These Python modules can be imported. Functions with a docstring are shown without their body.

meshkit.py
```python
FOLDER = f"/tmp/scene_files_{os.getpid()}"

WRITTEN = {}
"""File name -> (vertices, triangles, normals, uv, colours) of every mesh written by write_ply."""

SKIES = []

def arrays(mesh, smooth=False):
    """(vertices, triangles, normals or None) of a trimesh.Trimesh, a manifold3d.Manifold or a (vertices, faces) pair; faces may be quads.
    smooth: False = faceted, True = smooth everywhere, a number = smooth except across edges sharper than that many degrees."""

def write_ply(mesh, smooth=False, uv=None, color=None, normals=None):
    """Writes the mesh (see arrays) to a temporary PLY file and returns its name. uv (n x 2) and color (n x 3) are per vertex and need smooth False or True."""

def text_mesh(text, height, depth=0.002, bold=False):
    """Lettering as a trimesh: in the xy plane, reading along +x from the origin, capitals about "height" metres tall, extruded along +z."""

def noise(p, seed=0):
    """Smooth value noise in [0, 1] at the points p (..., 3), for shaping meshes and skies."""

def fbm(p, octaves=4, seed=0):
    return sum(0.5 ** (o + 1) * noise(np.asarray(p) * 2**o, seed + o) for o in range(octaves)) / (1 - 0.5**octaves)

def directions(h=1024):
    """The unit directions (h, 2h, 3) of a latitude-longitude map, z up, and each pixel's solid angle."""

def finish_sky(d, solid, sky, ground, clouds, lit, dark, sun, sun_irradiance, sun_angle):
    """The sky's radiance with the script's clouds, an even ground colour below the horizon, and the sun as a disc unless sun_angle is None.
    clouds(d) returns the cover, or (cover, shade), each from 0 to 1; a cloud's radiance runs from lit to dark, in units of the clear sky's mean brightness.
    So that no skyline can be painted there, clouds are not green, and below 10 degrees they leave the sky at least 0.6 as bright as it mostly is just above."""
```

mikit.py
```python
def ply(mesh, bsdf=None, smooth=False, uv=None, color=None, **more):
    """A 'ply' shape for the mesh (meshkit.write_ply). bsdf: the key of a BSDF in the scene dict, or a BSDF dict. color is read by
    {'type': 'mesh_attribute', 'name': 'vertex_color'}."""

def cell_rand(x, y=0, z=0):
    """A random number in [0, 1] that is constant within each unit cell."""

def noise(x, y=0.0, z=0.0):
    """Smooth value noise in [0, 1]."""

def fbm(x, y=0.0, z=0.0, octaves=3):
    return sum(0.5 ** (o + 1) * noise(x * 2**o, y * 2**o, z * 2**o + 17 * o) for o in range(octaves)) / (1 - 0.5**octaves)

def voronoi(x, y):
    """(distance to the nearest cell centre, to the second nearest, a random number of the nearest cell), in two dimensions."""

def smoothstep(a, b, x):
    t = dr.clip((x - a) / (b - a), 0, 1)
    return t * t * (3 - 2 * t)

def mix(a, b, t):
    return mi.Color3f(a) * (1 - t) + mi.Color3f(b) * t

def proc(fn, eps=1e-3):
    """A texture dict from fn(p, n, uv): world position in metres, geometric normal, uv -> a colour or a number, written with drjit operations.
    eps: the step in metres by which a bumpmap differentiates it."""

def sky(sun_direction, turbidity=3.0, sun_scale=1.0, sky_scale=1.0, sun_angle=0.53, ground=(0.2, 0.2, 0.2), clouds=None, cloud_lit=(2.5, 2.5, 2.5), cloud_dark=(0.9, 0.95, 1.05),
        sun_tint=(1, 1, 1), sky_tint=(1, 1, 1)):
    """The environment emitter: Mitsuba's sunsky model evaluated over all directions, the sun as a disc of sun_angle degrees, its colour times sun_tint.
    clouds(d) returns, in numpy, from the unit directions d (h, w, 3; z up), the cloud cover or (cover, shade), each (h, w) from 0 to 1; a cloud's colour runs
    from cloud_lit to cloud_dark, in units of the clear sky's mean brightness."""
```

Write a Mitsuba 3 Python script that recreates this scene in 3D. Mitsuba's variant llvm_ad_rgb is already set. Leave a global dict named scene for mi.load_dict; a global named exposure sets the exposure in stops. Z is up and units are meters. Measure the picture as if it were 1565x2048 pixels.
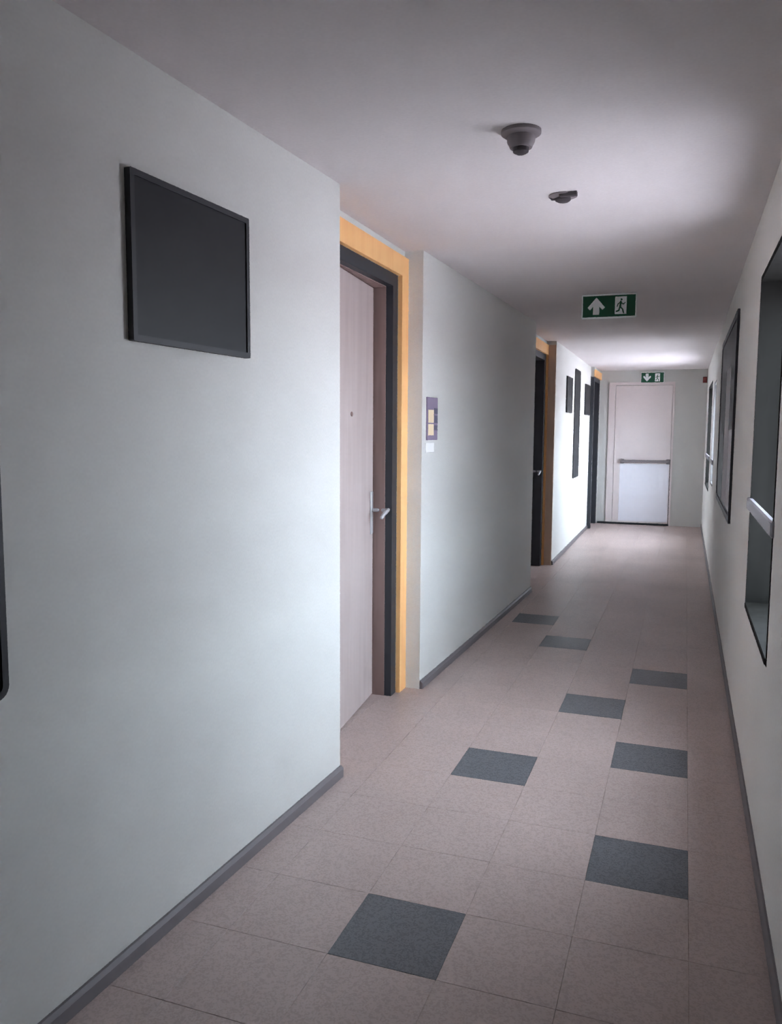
import math, random
import numpy as np, trimesh, mitsuba as mi, mikit
import drjit as dr
from shapely.geometry import Polygon, box as sbox, Point, LineString
from shapely.ops import unary_union
from shapely import affinity

random.seed(7)
T = mi.ScalarTransform4f
scene, labels = {'type': 'scene'}, {}

# ------------------------------------------------------------------ camera
F_PX, YAW, PITCH, ROLL, EYE = 1620.0, 0.34723, 0.09974, 0.005917, 1.40
cy, sy, cp, sp = math.cos(YAW), math.sin(YAW), math.cos(PITCH), math.sin(PITCH)
fwd = np.array([-sy * cp, cy * cp, -sp]); right = np.array([cy, sy, 0.0]); up0 = np.cross(right, fwd)
up = -math.sin(ROLL) * right + math.cos(ROLL) * up0
eye = np.array([0, 0, EYE])
scene['camera'] = {'type': 'perspective', 'fov': math.degrees(2 * math.atan(1565 / 2 / F_PX)), 'fov_axis': 'x',
                   'near_clip': 0.02, 'far_clip': 200.0,
                   'to_world': T().look_at(origin=eye.tolist(), target=(eye + fwd).tolist(), up=up.tolist())}
# ------------------------------------------------------------------ daylight through the windows of the right wall
exposure = 7.2
scene['sky'] = mikit.sky([-0.5, 0.3, 0.8], turbidity=5.0, sun_scale=0.0, sky_scale=1.0, ground=(0.47, 0.39, 0.40),
                         clouds=lambda d: (np.full(d.shape[:2], 0.8), np.full(d.shape[:2], 0.35)),
                         cloud_lit=(1.34, 1.48, 1.6), cloud_dark=(0.74, 0.84, 0.96))

# ------------------------------------------------------------------ materials
def mat(key, color, rough=0.6, spec=0.3, **more):
    c = color if isinstance(color, dict) else {'type': 'rgb', 'value': list(color)}
    scene[key] = {'type': 'twosided', 'b': {'type': 'principled', 'base_color': c, 'roughness': rough, 'specular': spec, **more}}

def plaster(base, amount=0.05):
    def fn(p, n, uv):
        a = mikit.fbm(p.x * 3.0, p.y * 3.0, p.z * 3.0, 3)
        b = mikit.noise(p.x * 170, p.y * 170, p.z * 170)
        return mi.Color3f(base) * (1 - amount + amount * a * 1.4 + 0.05 * (b - 0.5))
    return mikit.proc(fn)

def speckle(base, dark, k):
    def fn(p, n, uv):
        a = mikit.noise(p.x * 260, p.y * 260, 3.0)
        b = mikit.noise(p.x * 120 + 9, p.y * 120, 1.0)
        c = mikit.fbm(p.x * 2.2, p.y * 2.2, 5.0, 3)
        t = mikit.smoothstep(0.35, 0.75, 0.6 * a + 0.4 * b)
        return mikit.mix(base, dark, t * k) * (0.9 + 0.2 * c)
    return mikit.proc(fn)

def grain(base, dark):
    def fn(p, n, uv):
        a = mikit.fbm(p.x * 26, p.y * 26, p.z * 1.6, 3)
        return mikit.mix(base, dark, mikit.smoothstep(0.35, 0.75, a))
    return mikit.proc(fn)

mat('wall_paint', plaster((0.60, 0.597, 0.57)), 0.75, 0.2)
mat('ceiling_paint', plaster((0.62, 0.585, 0.58)), 0.8, 0.15)
mat('pinkish_tile', speckle((0.43, 0.345, 0.32), (0.30, 0.235, 0.215), 0.45), 0.42, 0.4)
mat('pinkish_tile_b', speckle((0.424, 0.340, 0.315), (0.297, 0.232, 0.212), 0.45), 0.42, 0.4)
mat('charcoal_tile', speckle((0.125, 0.13, 0.14), (0.085, 0.09, 0.098), 0.7), 0.42, 0.4)
mat('joint', (0.30, 0.24, 0.22), 0.8, 0.1)
mat('skirting_dark', (0.16, 0.145, 0.15), 0.5, 0.3)
mat('orange_wood', grain((0.86, 0.50, 0.21), (0.82, 0.45, 0.18)), 0.4, 0.4)
mat('peach_wood', grain((0.56, 0.41, 0.31), (0.53, 0.385, 0.29)), 0.45, 0.35)
mat('pale_wood', grain((0.43, 0.365, 0.35), (0.405, 0.34, 0.325)), 0.45, 0.35)
mat('brown_wood', grain((0.26, 0.18, 0.165), (0.21, 0.145, 0.13)), 0.5, 0.3)
mat('dark_frame', (0.032, 0.036, 0.042), 0.45, 0.35)
mat('dark_board', (0.020, 0.022, 0.024), 0.5, 0.2)
mat('dark_board_edge', (0.03, 0.032, 0.035), 0.5, 0.3)
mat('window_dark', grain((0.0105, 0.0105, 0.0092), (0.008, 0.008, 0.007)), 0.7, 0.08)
mat('window_grey', (0.20, 0.20, 0.20), 0.6, 0.2)
mat('rail_pale', (0.20, 0.195, 0.215), 0.35, 0.5)
mat('steel', (0.6, 0.6, 0.62), 0.35, 0.5, metallic=0.8)
mat('dull_metal', (0.45, 0.45, 0.47), 0.4, 0.5, metallic=0.4)
mat('white_plastic', (0.80, 0.80, 0.78), 0.4, 0.4)
mat('sign_green', (0.018, 0.085, 0.045), 0.4, 0.3)
mat('sign_white', (0.85, 0.88, 0.88), 0.4, 0.3)
mat('grey_plastic', (0.21, 0.185, 0.19), 0.5, 0.3)
mat('grey_dark', (0.06, 0.052, 0.055), 0.5, 0.3)
mat('mauve', (0.24, 0.19, 0.27), 0.5, 0.3)
mat('cream', (0.80, 0.66, 0.46), 0.5, 0.3)
mat('slate', (0.12, 0.115, 0.17), 0.5, 0.3)
mat('door_paint', plaster((0.72, 0.65, 0.64), 0.04), 0.5, 0.3)
mat('kick_white', (0.80, 0.80, 0.86), 0.4, 0.4)
mat('red_plastic', (0.20, 0.04, 0.035), 0.4, 0.4)
mat('paper', (0.55, 0.53, 0.55), 0.7, 0.1)
mat('ground_outside', (0.50, 0.45, 0.455), 0.9, 0.1)
scene['clear_glass'] = {'type': 'thindielectric', 'int_ior': 1.5}

# ------------------------------------------------------------------ helpers
def add(key, mesh, m, smooth=False, label=None):
    k, i = key, 0
    while k in scene:
        i += 1; k = f'{key}_{i:03d}'
    scene[k] = mikit.ply(mesh, m, smooth)
    if label: labels[k] = {'label': label}
    return k

def rough_box(lo, hi, bevel=0.0):
    lo, hi = np.array(lo, float), np.array(hi, float)
    if bevel <= 0:
        b = trimesh.creation.box(extents=hi - lo); b.apply_translation((lo + hi) / 2); return b
    pts = []
    for i in (0, 1):
        for j in (0, 1):
            for k in (0, 1):
                c = np.where([i, j, k], hi, lo); s = np.where([i, j, k], -1, 1) * bevel
                for a in range(3):
                    q = c + s; q[a] = c[a]; pts.append(q)
    return trimesh.convex.convex_hull(np.array(pts))

def cat(*m): return trimesh.util.concatenate(list(m))

def extrude(poly, depth):
    gs = getattr(poly, 'geoms', [poly])
    return cat(*[trimesh.creation.extrude_polygon(g, depth, engine='earcut') for g in gs])

def frame_map(mesh, o, u, v, w):
    """local (a, b, c) -> o + a u + b v + c w"""
    M = np.eye(4); M[:3, 0], M[:3, 1], M[:3, 2], M[:3, 3] = u, v, w, o
    mesh.apply_transform(M)
    if np.linalg.det(M[:3, :3]) < 0: mesh.invert()
    return mesh

def along_wall(line):
    """a left wall's face x = x0 + s (y - y0): a frame with u along it (+y), v up, w into the corridor"""
    x0, y0, s = line
    l = math.hypot(1, s); u = np.array([s / l, 1 / l, 0]); w = np.array([1 / l, -s / l, 0])
    def at(y, z=0.0, out=0.0): return np.array([x0 + s * (y - y0), y, z]) + out * w
    return at, u, np.array([0, 0, 1.0]), w

def prism(xy, z0, z1):
    m = extrude(Polygon(xy), z1 - z0); m.apply_translation([0, 0, z0]); return m

CEIL, RX, END = 2.33, 0.27, 12.85
W1 = (-1.338, 1.47, 0.0462)     # near left wall
W2 = (-1.313, 4.10, 0.0271)     # between the two doors
W3 = (-1.284, 8.53, -0.0084)    # beyond the second door
def wx(W, y): return W[0] + W[2] * (y - W[1])
S = lambda k: labels.__setitem__(k, {'kind': 'structure'})

# ------------------------------------------------------------------ the setting: floor, ceiling, walls
X_LINE, Y_LINE, PITCH_T = -0.548, 1.872, 0.305
add('floor', rough_box((-1.9, -5.1, -0.12), (0.52, 13.0, -0.005)), 'joint'); S('floor')
labels['floor']['label'] = 'corridor floor of pinkish brown tiles with scattered charcoal ones'
DARK = {(0, 0), (2, 2), (0, 4), (2, 5), (1, 7), (2, 9), (0, 11), (-1, 13)}
tile_light = [mikit.ply(rough_box((0.0004, 0.0004, -0.006), (PITCH_T - 0.0004, PITCH_T - 0.0004, 0.0), 0.0006), m) for m in ('pinkish_tile', 'pinkish_tile_b')]
tile_dark = mikit.ply(rough_box((0.0004, 0.0004, -0.006), (PITCH_T - 0.0004, PITCH_T - 0.0004, 0.0002), 0.0006), 'charcoal_tile')
n = 0
for r in range(-6, 36):
    for c in range(-3, 4):
        x, y = X_LINE + (c - 1) * PITCH_T, Y_LINE + r * PITCH_T
        if c == -3 and not (2.8 < y < 4.2 or 6.9 < y < 8.7 or 11.7 < y < 12.9): continue
        k = 'floor__tile' if n == 0 else f'floor__tile_{n:03d}'
        d = (c, r) in DARK
        scene[k] = {**(tile_dark if d else tile_light[random.random() < 0.4]), 'to_world': T().translate([x, y, 0])}
        if d: labels[k] = {'label': 'charcoal grey square floor tile'}
        n += 1
# the near end behind the camera
add('floor__vinyl', rough_box((-1.60, -5.0, -0.006), (0.27, Y_LINE - 6 * PITCH_T - 0.0004, 0.0)), 'pinkish_tile')

add('ceiling', rough_box((-1.9, -5.1, CEIL), (0.55, 13.0, CEIL + 0.1)), 'ceiling_paint'); S('ceiling')

def left_wall(name, W, ya, yb):
    add(name, prism([(wx(W, ya), ya), (wx(W, yb), yb), (-1.75, yb), (-1.75, ya)], 0, CEIL), 'wall_paint'); S(name)
left_wall('wall_left', W1, -5.0, 2.92)
left_wall('wall_left_middle', W2, 4.10, 7.02)
left_wall('wall_left_far', W3, 8.53, 12.02)
add('wall_end', rough_box((-1.9, END, 0), (0.52, END + 0.15, CEIL)), 'wall_paint'); S('wall_end')
add('wall_back', rough_box((-1.9, -5.15, 0), (0.52, -5.0, CEIL)), 'wall_paint'); S('wall_back')

WINDOWS = [(2.77, 3.74, 0.66, 2.04, 'window_dark'), (8.75, 9.4, 0.86, 1.93, 'window_grey'), (10.1, 11.62, 0.72, 2.0, 'window_dark')]
THICK = 0.25
hole = sbox(-5.0, 0, END, CEIL)
for (a, b, z0, z1, _) in WINDOWS: hole = hole.difference(sbox(a, z0, b, z1))
add('wall_right', frame_map(extrude(hole, THICK), np.array([RX, 0, 0]), np.array([0, 1.0, 0]), np.array([0, 0, 1.0]), np.array([1.0, 0, 0])), 'wall_paint'); S('wall_right')

def skirting(name, W, ya, yb):
    at, u, v, w = along_wall(W)
    prof = Polygon([(0, 0), (0.016, 0), (0.016, 0.034), (0.008, 0.045), (0, 0.045)])
    L = (yb - ya) * math.hypot(1, W[2])
    add(name, frame_map(extrude(prof, L), at(ya), w, v, u), 'skirting_dark'); S(name)
skirting('baseboard_left', W1, -5.0, 2.92)
skirting('baseboard_left_middle', W2, 4.10, 7.02)
skirting('baseboard_left_far', W3, 8.53, 12.02)
prof = Polygon([(0, 0), (-0.012, 0), (-0.012, 0.034), (-0.006, 0.045), (0, 0.045)])
add('baseboard_right', frame_map(extrude(prof, END + 5.0), np.array([RX, -5.0, 0]), np.array([1.0, 0, 0]), np.array([0, 0, 1.0]), np.array([0, 1.0, 0])), 'skirting_dark'); S('baseboard_right')

# ------------------------------------------------------------------ windows in the right wall
def window(name, a, b, z0, z1, wm):
    S(name)
    x0, x1 = RX - 0.002, RX + THICK
    t = 0.022
    add(name + '__lining', cat(rough_box((x0, a, z0), (x1, a + t, z1)), rough_box((x0, b - t, z0), (x1, b, z1)), rough_box((x0, a + t, z1 - t), (x1, b - t, z1))), wm)
    add(name + '__sill', rough_box((x0 - 0.004, a + t, z0), (x1, b - t, z0 + t), 0.003), wm)
    fx0, fx1, f = x1 - 0.07, x1 - 0.015, 0.05
    A, B, C, D = a + t, b - t, z0 + t, z1 - t
    fr = sbox(A, C, B, D).difference(sbox(A + f, C + f, B - f, D - f))
    Y, Z, X = np.array([0, 1.0, 0]), np.array([0, 0, 1.0]), np.array([1.0, 0, 0])
    add(name + '__frame', frame_map(extrude(fr, fx1 - fx0), np.array([fx0, 0, 0]), Y, Z, X), wm)
    add(name + '__mullion', rough_box((fx0 + 0.005, (A + B) / 2 - 0.02, C + f), (fx1 - 0.005, (A + B) / 2 + 0.02, D - f)), wm)
    for (p, q) in ((A + f, (A + B) / 2 - 0.02), ((A + B) / 2 + 0.02, B - f)):
        xg = fx0 + 0.027
        g = trimesh.Trimesh([[xg, p, C + f], [xg, q, C + f], [xg, q, D - f], [xg, p, D - f]], [[0, 1, 2], [0, 2, 3]], process=False)
        add(name + '__pane', g, 'clear_glass')
    zr = 1.10
    add(name + '__guard_rail', rough_box((RX - 0.012, a - 0.02, zr - 0.026), (RX + 0.012, b + 0.06, zr + 0.026), 0.006), 'rail_pale', label='pale guard rail across the opening')
for i, wdw in enumerate(WINDOWS): window(f'window_{i + 1}', *wdw)

# ------------------------------------------------------------------ doors in recesses of the left wall
def recess_door(name, W, y_far, y_wall_end, y_near, leaf=True, setback=0.092, c_w=0.10, d_w=0.07, deep=0.038, lined=False, sides=True):
    """W: the wall that follows; y_far: where its end stands; y_near: near side of the opening"""
    S(name)
    xc = wx(W, y_far) - setback                     # face of the orange casing
    c_h = 0.10
    zt = 2.19
    # plaster behind: back of the recess around the opening
    back = sbox(y_wall_end, 0, y_far, CEIL).difference(sbox(y_near - d_w, -1, y_far - c_w, zt))
    Y, Z, X = np.array([0, 1.0, 0]), np.array([0, 0, 1.0]), np.array([1.0, 0, 0])
    k = name.replace('door', 'wall_recess')
    add(k, frame_map(extrude(back, 0.30), np.array([xc - 0.31, 0, 0]), Y, Z, X), 'wall_paint'); S(k)
    a, b = y_near - d_w, y_far - c_w              # opening in the casing
    cas = sbox(a - c_w, 0, b + c_w, zt + c_h).difference(sbox(a, -1, b, zt))
    if not sides: cas = sbox(a - 0.02, zt, b + c_w, zt + c_h)
    m = frame_map(extrude(cas, 0.024), np.array([xc - 0.012, 0, 0]), Y, Z, X)
    add(name + '__casing', m, 'orange_wood', label='orange wood casing around the door')
    # dark frame, set back a little
    fr = sbox(a, 0, b, zt).difference(sbox(a + d_w, -1, b - d_w, zt - 0.062))
    add(name + '__frame', frame_map(extrude(fr, deep), np.array([xc - 0.012 - deep, 0, 0]), Y, Z, X), 'dark_frame', label='dark inner door frame')
    # brown jamb deeper in, facing down the corridor
    jb = sbox(a, 0, b, zt).difference(sbox(a + d_w + 0.004, -1, b - d_w - 0.004, zt - 0.066))
    add(name + '__jamb', frame_map(extrude(jb, 0.15), np.array([xc - 0.162 - deep, 0, 0]), Y, Z, X), 'brown_wood', label='brown wooden door jamb')
    if lined: add(name + '__casing', rough_box((xc + 0.012, y_far - 0.014, 0), (wx(W, y_far) - 0.002, y_far, zt + c_h)), 'peach_wood', label='peach coloured wooden lining board')
    if not leaf: return
    # leaf hung at the near side
    y0, y1 = y_near + 0.012, y_far - c_w - d_w - 0.012
    lw = y1 - y0
    ang = math.radians(5.4)
    hinge = np.array([xc - 0.002 - 0.03, y0, 0.008])
    u = np.array([-math.sin(ang), math.cos(ang), 0]); w = np.array([math.cos(ang), math.sin(ang), 0]); v = np.array([0, 0, 1.0])
    at = lambda mesh: frame_map(mesh, hinge, u, v, w)
    add(name + '__leaf', at(rough_box((0, 0, -0.042), (lw, zt - 0.062 - 0.016, 0), 0.002)), 'pale_wood', label='pale pinkish wooden door leaf')
    ph = trimesh.creation.revolve(np.array([[0, 0], [0.011, 0], [0.011, 0.004], [0.007, 0.007], [0.004, 0.005], [0, 0.005]]), sections=16)
    ph.apply_translation([lw * 0.56, 1.47, 0]); add(name + '__leaf__peephole', at(ph), 'brown_wood', smooth=40)
    plate = rough_box((lw - 0.052, 0.86, 0), (lw - 0.014, 1.08, 0.006), 0.002)
    pts = [(lw - 0.033, 0.985, 0.0), (lw - 0.033, 0.985, 0.07), (lw - 0.038, 0.985, 0.083), (lw - 0.06, 0.982, 0.09), (lw - 0.10, 0.968, 0.084), (lw - 0.125, 0.945, 0.074)]
    tube = cat(*[tube_seg(pts[i], pts[i + 1], 0.010) for i in range(len(pts) - 1)])
    add(name + '__leaf__handle', at(cat(plate, tube)), 'dull_metal', smooth=40, label='curved pale metal lever handle')

def tube_seg(p, q, r):
    c = trimesh.creation.capsule(height=np.linalg.norm(np.subtract(q, p)), radius=r, count=[10, 8])
    c.apply_transform(trimesh.geometry.align_vectors([0, 0, 1], np.subtract(q, p)))
    c.apply_translation(p); return c

recess_door('door_1', W2, 4.10, 2.92, 3.05)
labels['door_1']['label'] = 'recessed pale door with orange casing beside the near left wall'
recess_door('door_2', W3, 8.53, 7.02, 7.50, setback=0.09, c_w=0.03, d_w=0.08, deep=0.10, lined=True)
recess_door('door_3', (-1.24, 12.85, 0.0), 12.85, 12.02, 12.10, leaf=False, setback=0.012, c_w=0.015, d_w=0.08, deep=0.11, sides=False)
add('door_3__leaf', rough_box((-1.50, 12.12, 0.008), (-1.46, 12.69, 2.11), 0.002), 'pale_wood')
add('wall_left_outer', rough_box((-1.95, -5.1, 0), (-1.75, 13.0, CEIL)), 'wall_paint'); S('wall_left_outer')

# end door
S('door_4')
ex0, ex1, ez = -1.02, -0.205, 2.10
Yn = np.array([0, -1.0, 0])
def facing(mesh, y): return frame_map(mesh, np.array([0, y, 0]), np.array([1.0, 0, 0]), np.array([0, 0, 1.0]), Yn)
add('door_4__leaf', facing(rough_box((ex0, 0.02, 0), (ex1, ez, 0.02), 0.002), END), 'door_paint')
cas = sbox(ex0 - 0.10, 0, ex1 + 0.03, ez + 0.05).difference(sbox(ex0 - 0.006, -1, ex1 + 0.006, ez + 0.006))
add('door_4__frame', facing(extrude(cas, 0.03), END), 'door_paint')
add('door_4__threshold', facing(rough_box((-1.24, 0.0, 0), (ex1 + 0.01, 0.028, 0.05), 0.003), END), 'dark_board')
add('door_4__kick_plate', facing(rough_box((ex0 + 0.09, 0.05, 0.02), (ex1 - 0.012, 0.93, 0.024), 0.001), END), 'kick_white', label='white lower panel')
bar = cat(facing(rough_box((ex0 + 0.10, 0.945, 0.06), (ex1 - 0.005, 0.985, 0.095), 0.006), END),
          facing(rough_box((ex0 + 0.10, 0.93, 0.02), (ex0 + 0.15, 1.0, 0.07), 0.004), END), facing(rough_box((ex1 - 0.055, 0.93, 0.02), (ex1 - 0.005, 1.0, 0.07), 0.004), END))
add('door_4__push_bar', bar, 'grey_plastic', label='dark horizontal push bar')
add('door_4__edge_seal', facing(rough_box((ex1 - 0.006, 0.03, 0.0), (ex1 + 0.006, 0.99, 0.026)), END), 'grey_plastic')

# ------------------------------------------------------------------ things on the left wall
def tag(k, label, category, group=None):
    labels[k] = {'label': label, 'category': category}
    if group: labels[k]['group'] = group

def rounded(w, h, r): return sbox(r, r, w - r, h - r).buffer(r, quad_segs=6) if r > 0 else sbox(0, 0, w, h)

def board(name, W, ya, yb, z0, z1, label, category, group, thick=0.018, r=0.004, rim=0.016, parts=('panel', 'frame')):
    at, u, v, w = along_wall(W)
    L, Hh = (yb - ya) * math.hypot(1, W[2]), z1 - z0
    outer = rounded(L, Hh, r)
    inner = outer.buffer(-rim)
    add(f'{name}__{parts[1]}', frame_map(extrude(outer.difference(inner), thick), at(ya, z0), u, v, w), 'dark_board_edge')
    add(f'{name}__{parts[0]}', frame_map(extrude(inner, thick - 0.004), at(ya, z0), u, v, w), 'dark_board')
    tag(name, label, category, group)

board('picture', W1, 1.718, 2.255, 1.622, 2.043, 'large dark picture on the white wall left of the orange framed door', 'picture', None)
board('picture_001', W3, 9.36, 9.82, 1.622, 2.03, 'small dark picture on the far left wall before the tall dark panel', 'picture', None)
board('picture_002', W3, 11.27, 11.94, 1.635, 2.05, 'dark picture between the far tall panel and the corridor end', 'picture', None)
board('tall_panel', W1, 0.75, 1.303, 0.83, 2.17, 'tall dark wall panel cut off by the left edge of the photo', 'wall panel', None, r=0.03, thick=0.012)
board('tall_panel_001', W3, 10.14, 10.68, 0.83, 2.17, 'tall narrow dark panel between two dark pictures on the far left wall', 'wall panel', None, r=0.03, thick=0.012)

# room sign beside the first door
at, u, v, w = along_wall(W2)
def on_w2(a, b, z0, z1, d0, d1, m, key, bev=0.0):
    add(key, frame_map(rough_box((a - 4.15, z0 - 1.35, d0), (b - 4.15, z1 - 1.35, d1), bev), at(4.15, 1.35), u, v, w), m)
on_w2(4.165, 4.335, 1.352, 1.582, 0.0, 0.010, 'mauve', 'room_sign__plate', 0.002)
on_w2(4.172, 4.262, 1.445, 1.515, 0.010, 0.012, 'cream', 'room_sign__field')
on_w2(4.172, 4.262, 1.378, 1.438, 0.010, 0.012, 'cream', 'room_sign__field')
for j, (z0, z1) in enumerate(((1.495, 1.525), (1.445, 1.485), (1.405, 1.432))):
    on_w2(4.275, 4.328, z0, z1, 0.010, 0.012, 'slate', 'room_sign__field')
tag('room_sign', 'small mauve and cream sign on the wall right of the orange casing', 'sign')
on_w2(4.155, 4.285, 1.285, 1.338, 0.0, 0.008, 'white_plastic', 'name_card', 0.002)
tag('name_card', 'small white card on the wall just below the mauve sign', 'card')

# ------------------------------------------------------------------ right wall: long dark board
Y, Z, X = np.array([0, 1.0, 0]), np.array([0, 0, 1.0]), np.array([1.0, 0, 0])
nb = lambda a, b, z0, z1, t0, t1, bev=0.0: rough_box((RX - t1, a, z0), (RX - t0, b, z1), bev)
fr = sbox(5.2, 0.86, 7.3, 2.12).difference(sbox(5.24, 0.90, 7.26, 2.08))
add('notice_board__frame', frame_map(extrude(fr, 0.014), np.array([RX - 0.014, 0, 0]), Y, Z, X), 'dark_board_edge')
add('notice_board__panel', nb(5.24, 7.26, 0.90, 2.08, 0, 0.008), 'dark_board')
for (a, b, z0, z1) in ((5.76, 6.32, 0.92, 1.84), (5.27, 5.72, 0.92, 1.42)):
    add('notice_board__sheet', nb(a, b, z0, z1, 0.008, 0.010), 'paper', label='pale sheet')
tag('notice_board', 'long dark board with pale sheets on the right wall beyond the railed window', 'notice board')

# ------------------------------------------------------------------ hanging exit signs
def exit_sign(name, x0, x1, y, z0, z1, label, flip=False):
    Wd, Hh = x1 - x0, z1 - z0
    def put(mesh, d=0.0): return frame_map(mesh, np.array([x0, y, z0]), X, Z, np.array([0, -1.0, 0]))
    b = 0.008
    add(name + '__housing', put(rough_box((0, 0, -0.03), (Wd, Hh, 0), 0.003)), 'sign_white', label='white sign housing')
    add(name + '__face', put(rough_box((b, b, 0), (Wd - b, Hh - b * 1.5, 0.002))), 'sign_green', label='green sign face')
    h = Hh
    ax, ay = Wd * 0.27, h * 0.5
    q = h * 0.36
    arrow = Polygon([(ax, ay + q), (ax + q, ay - 0.15 * q), (ax + 0.72 * q, ay - 0.45 * q), (ax + 0.36 * q, ay - 0.05 * q), (ax + 0.36 * q, ay - q), (ax - 0.36 * q, ay - q),
                     (ax - 0.36 * q, ay - 0.05 * q), (ax - 0.72 * q, ay - 0.45 * q), (ax - q, ay - 0.15 * q)])
    if flip: arrow = affinity.rotate(arrow, 180, origin=(ax, ay))
    def emblem(poly, key, m, d):
        e = extrude(poly, 0.001); e.apply_translation([0, 0, d]); add(name + '__' + key, put(e), m)
    emblem(arrow, 'arrow', 'sign_white', 0.002)
    dx0, dx1, dy0, dy1 = Wd * 0.61, Wd * 0.82, h * 0.14, h * 0.86
    emblem(sbox(dx0, dy0, dx1, dy1), 'doorway', 'sign_white', 0.002)
    mx, dw, dh = (dx0 + dx1) / 2, dx1 - dx0, dy1 - dy0
    P = lambda a, c: (mx + a * dw, dy0 + c * dh)
    man = unary_union([Point(P(0.06, 0.83)).buffer(0.09 * dw),
                       LineString([P(0.0, 0.70), P(-0.05, 0.42)]).buffer(0.085 * dw),
                       LineString([P(-0.05, 0.42), P(0.18, 0.26), P(0.26, 0.06)]).buffer(0.06 * dw),
                       LineString([P(-0.05, 0.42), P(-0.16, 0.20), P(-0.36, 0.16)]).buffer(0.06 * dw),
                       LineString([P(0.0, 0.68), P(0.22, 0.55), P(0.36, 0.64)]).buffer(0.045 * dw),
                       LineString([P(0.0, 0.68), P(-0.22, 0.60), P(-0.30, 0.44)]).buffer(0.045 * dw)]).simplify(0.0003)
    emblem(man, 'running_figure', 'sign_green', 0.003)
    tag(name, label, 'exit sign')
exit_sign('exit_sign', -0.703, -0.343, 5.75, 2.17, CEIL, 'nearer green exit sign with white upward arrow fixed under the corridor ceiling')
exit_sign('exit_sign_001', -0.668, -0.334, 12.82, 2.135, 2.30, 'small far green exit sign on the end wall above the white door', flip=True)

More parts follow.
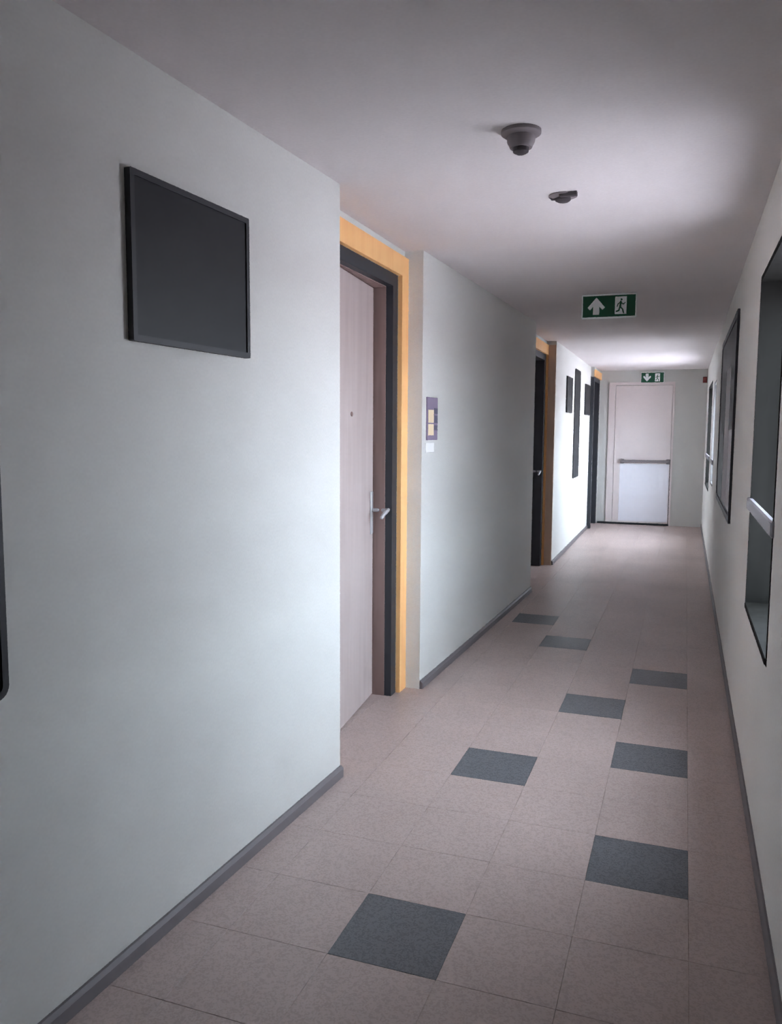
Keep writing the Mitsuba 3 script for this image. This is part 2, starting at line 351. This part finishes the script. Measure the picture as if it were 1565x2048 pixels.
# ------------------------------------------------------------------ ceiling detectors
def lathe(prof, x, y, key, m):
    c = trimesh.creation.revolve(np.array(prof, float), sections=40); c.apply_translation([x, y, CEIL]); add(key, c, m, smooth=35)
dx, dy = -0.518, 2.60
lathe([(0, 0), (0.062, 0), (0.062, -0.010), (0.050, -0.018), (0, -0.018)], dx, dy, 'smoke_detector__base', 'grey_plastic')
lathe([(0, -0.016), (0.044, -0.016), (0.043, -0.034), (0.034, -0.052), (0.0, -0.052)], dx, dy, 'smoke_detector__body', 'grey_plastic')
lathe([(0, -0.050), (0.026, -0.050), (0.024, -0.064), (0.014, -0.070), (0, -0.070)], dx, dy, 'smoke_detector__cap', 'grey_dark')
tag('smoke_detector', 'larger dark domed smoke detector on the ceiling nearest the camera', 'smoke detector')
dx, dy = -0.493, 3.34
lathe([(0, 0), (0.056, 0), (0.056, -0.005), (0.042, -0.011), (0, -0.011)], dx, dy, 'ceiling_sensor__base', 'grey_plastic')
lathe([(0, -0.010), (0.030, -0.010), (0.030, -0.020), (0.022, -0.025), (0, -0.025)], dx, dy, 'ceiling_sensor__ring', 'grey_dark')
add('ceiling_sensor__fin', rough_box((dx - 0.008, dy - 0.05, CEIL - 0.017), (dx + 0.06, dy - 0.03, CEIL), 0.002), 'grey_dark')
add('ceiling_sensor__fin', rough_box((dx - 0.05, dy - 0.01, CEIL - 0.012), (dx - 0.02, dy + 0.02, CEIL), 0.002), 'grey_dark')
tag('ceiling_sensor', 'small flat ceiling sensor just beyond the domed smoke detector', 'sensor')

# alarm on the end wall
add('alarm_beacon__base', facing(rough_box((0.205, 2.13, 0), (0.262, 2.215, 0.02), 0.004), END), 'red_plastic')
al = trimesh.creation.revolve(np.array([(0, 0), (0.026, 0), (0.024, 0.02), (0.014, 0.03), (0, 0.032)]), sections=24); al.apply_translation([0.233, 2.172, 0.02])
add('alarm_beacon__dome', facing(al, END), 'red_plastic', smooth=40)
tag('alarm_beacon', 'small dark red alarm at the top right corner of the end wall', 'alarm')

# the ground outside the windows
add('ground', rough_box((0.6, -30, -3.2), (60, 45, -3.0)), 'ground_outside'); S('ground')
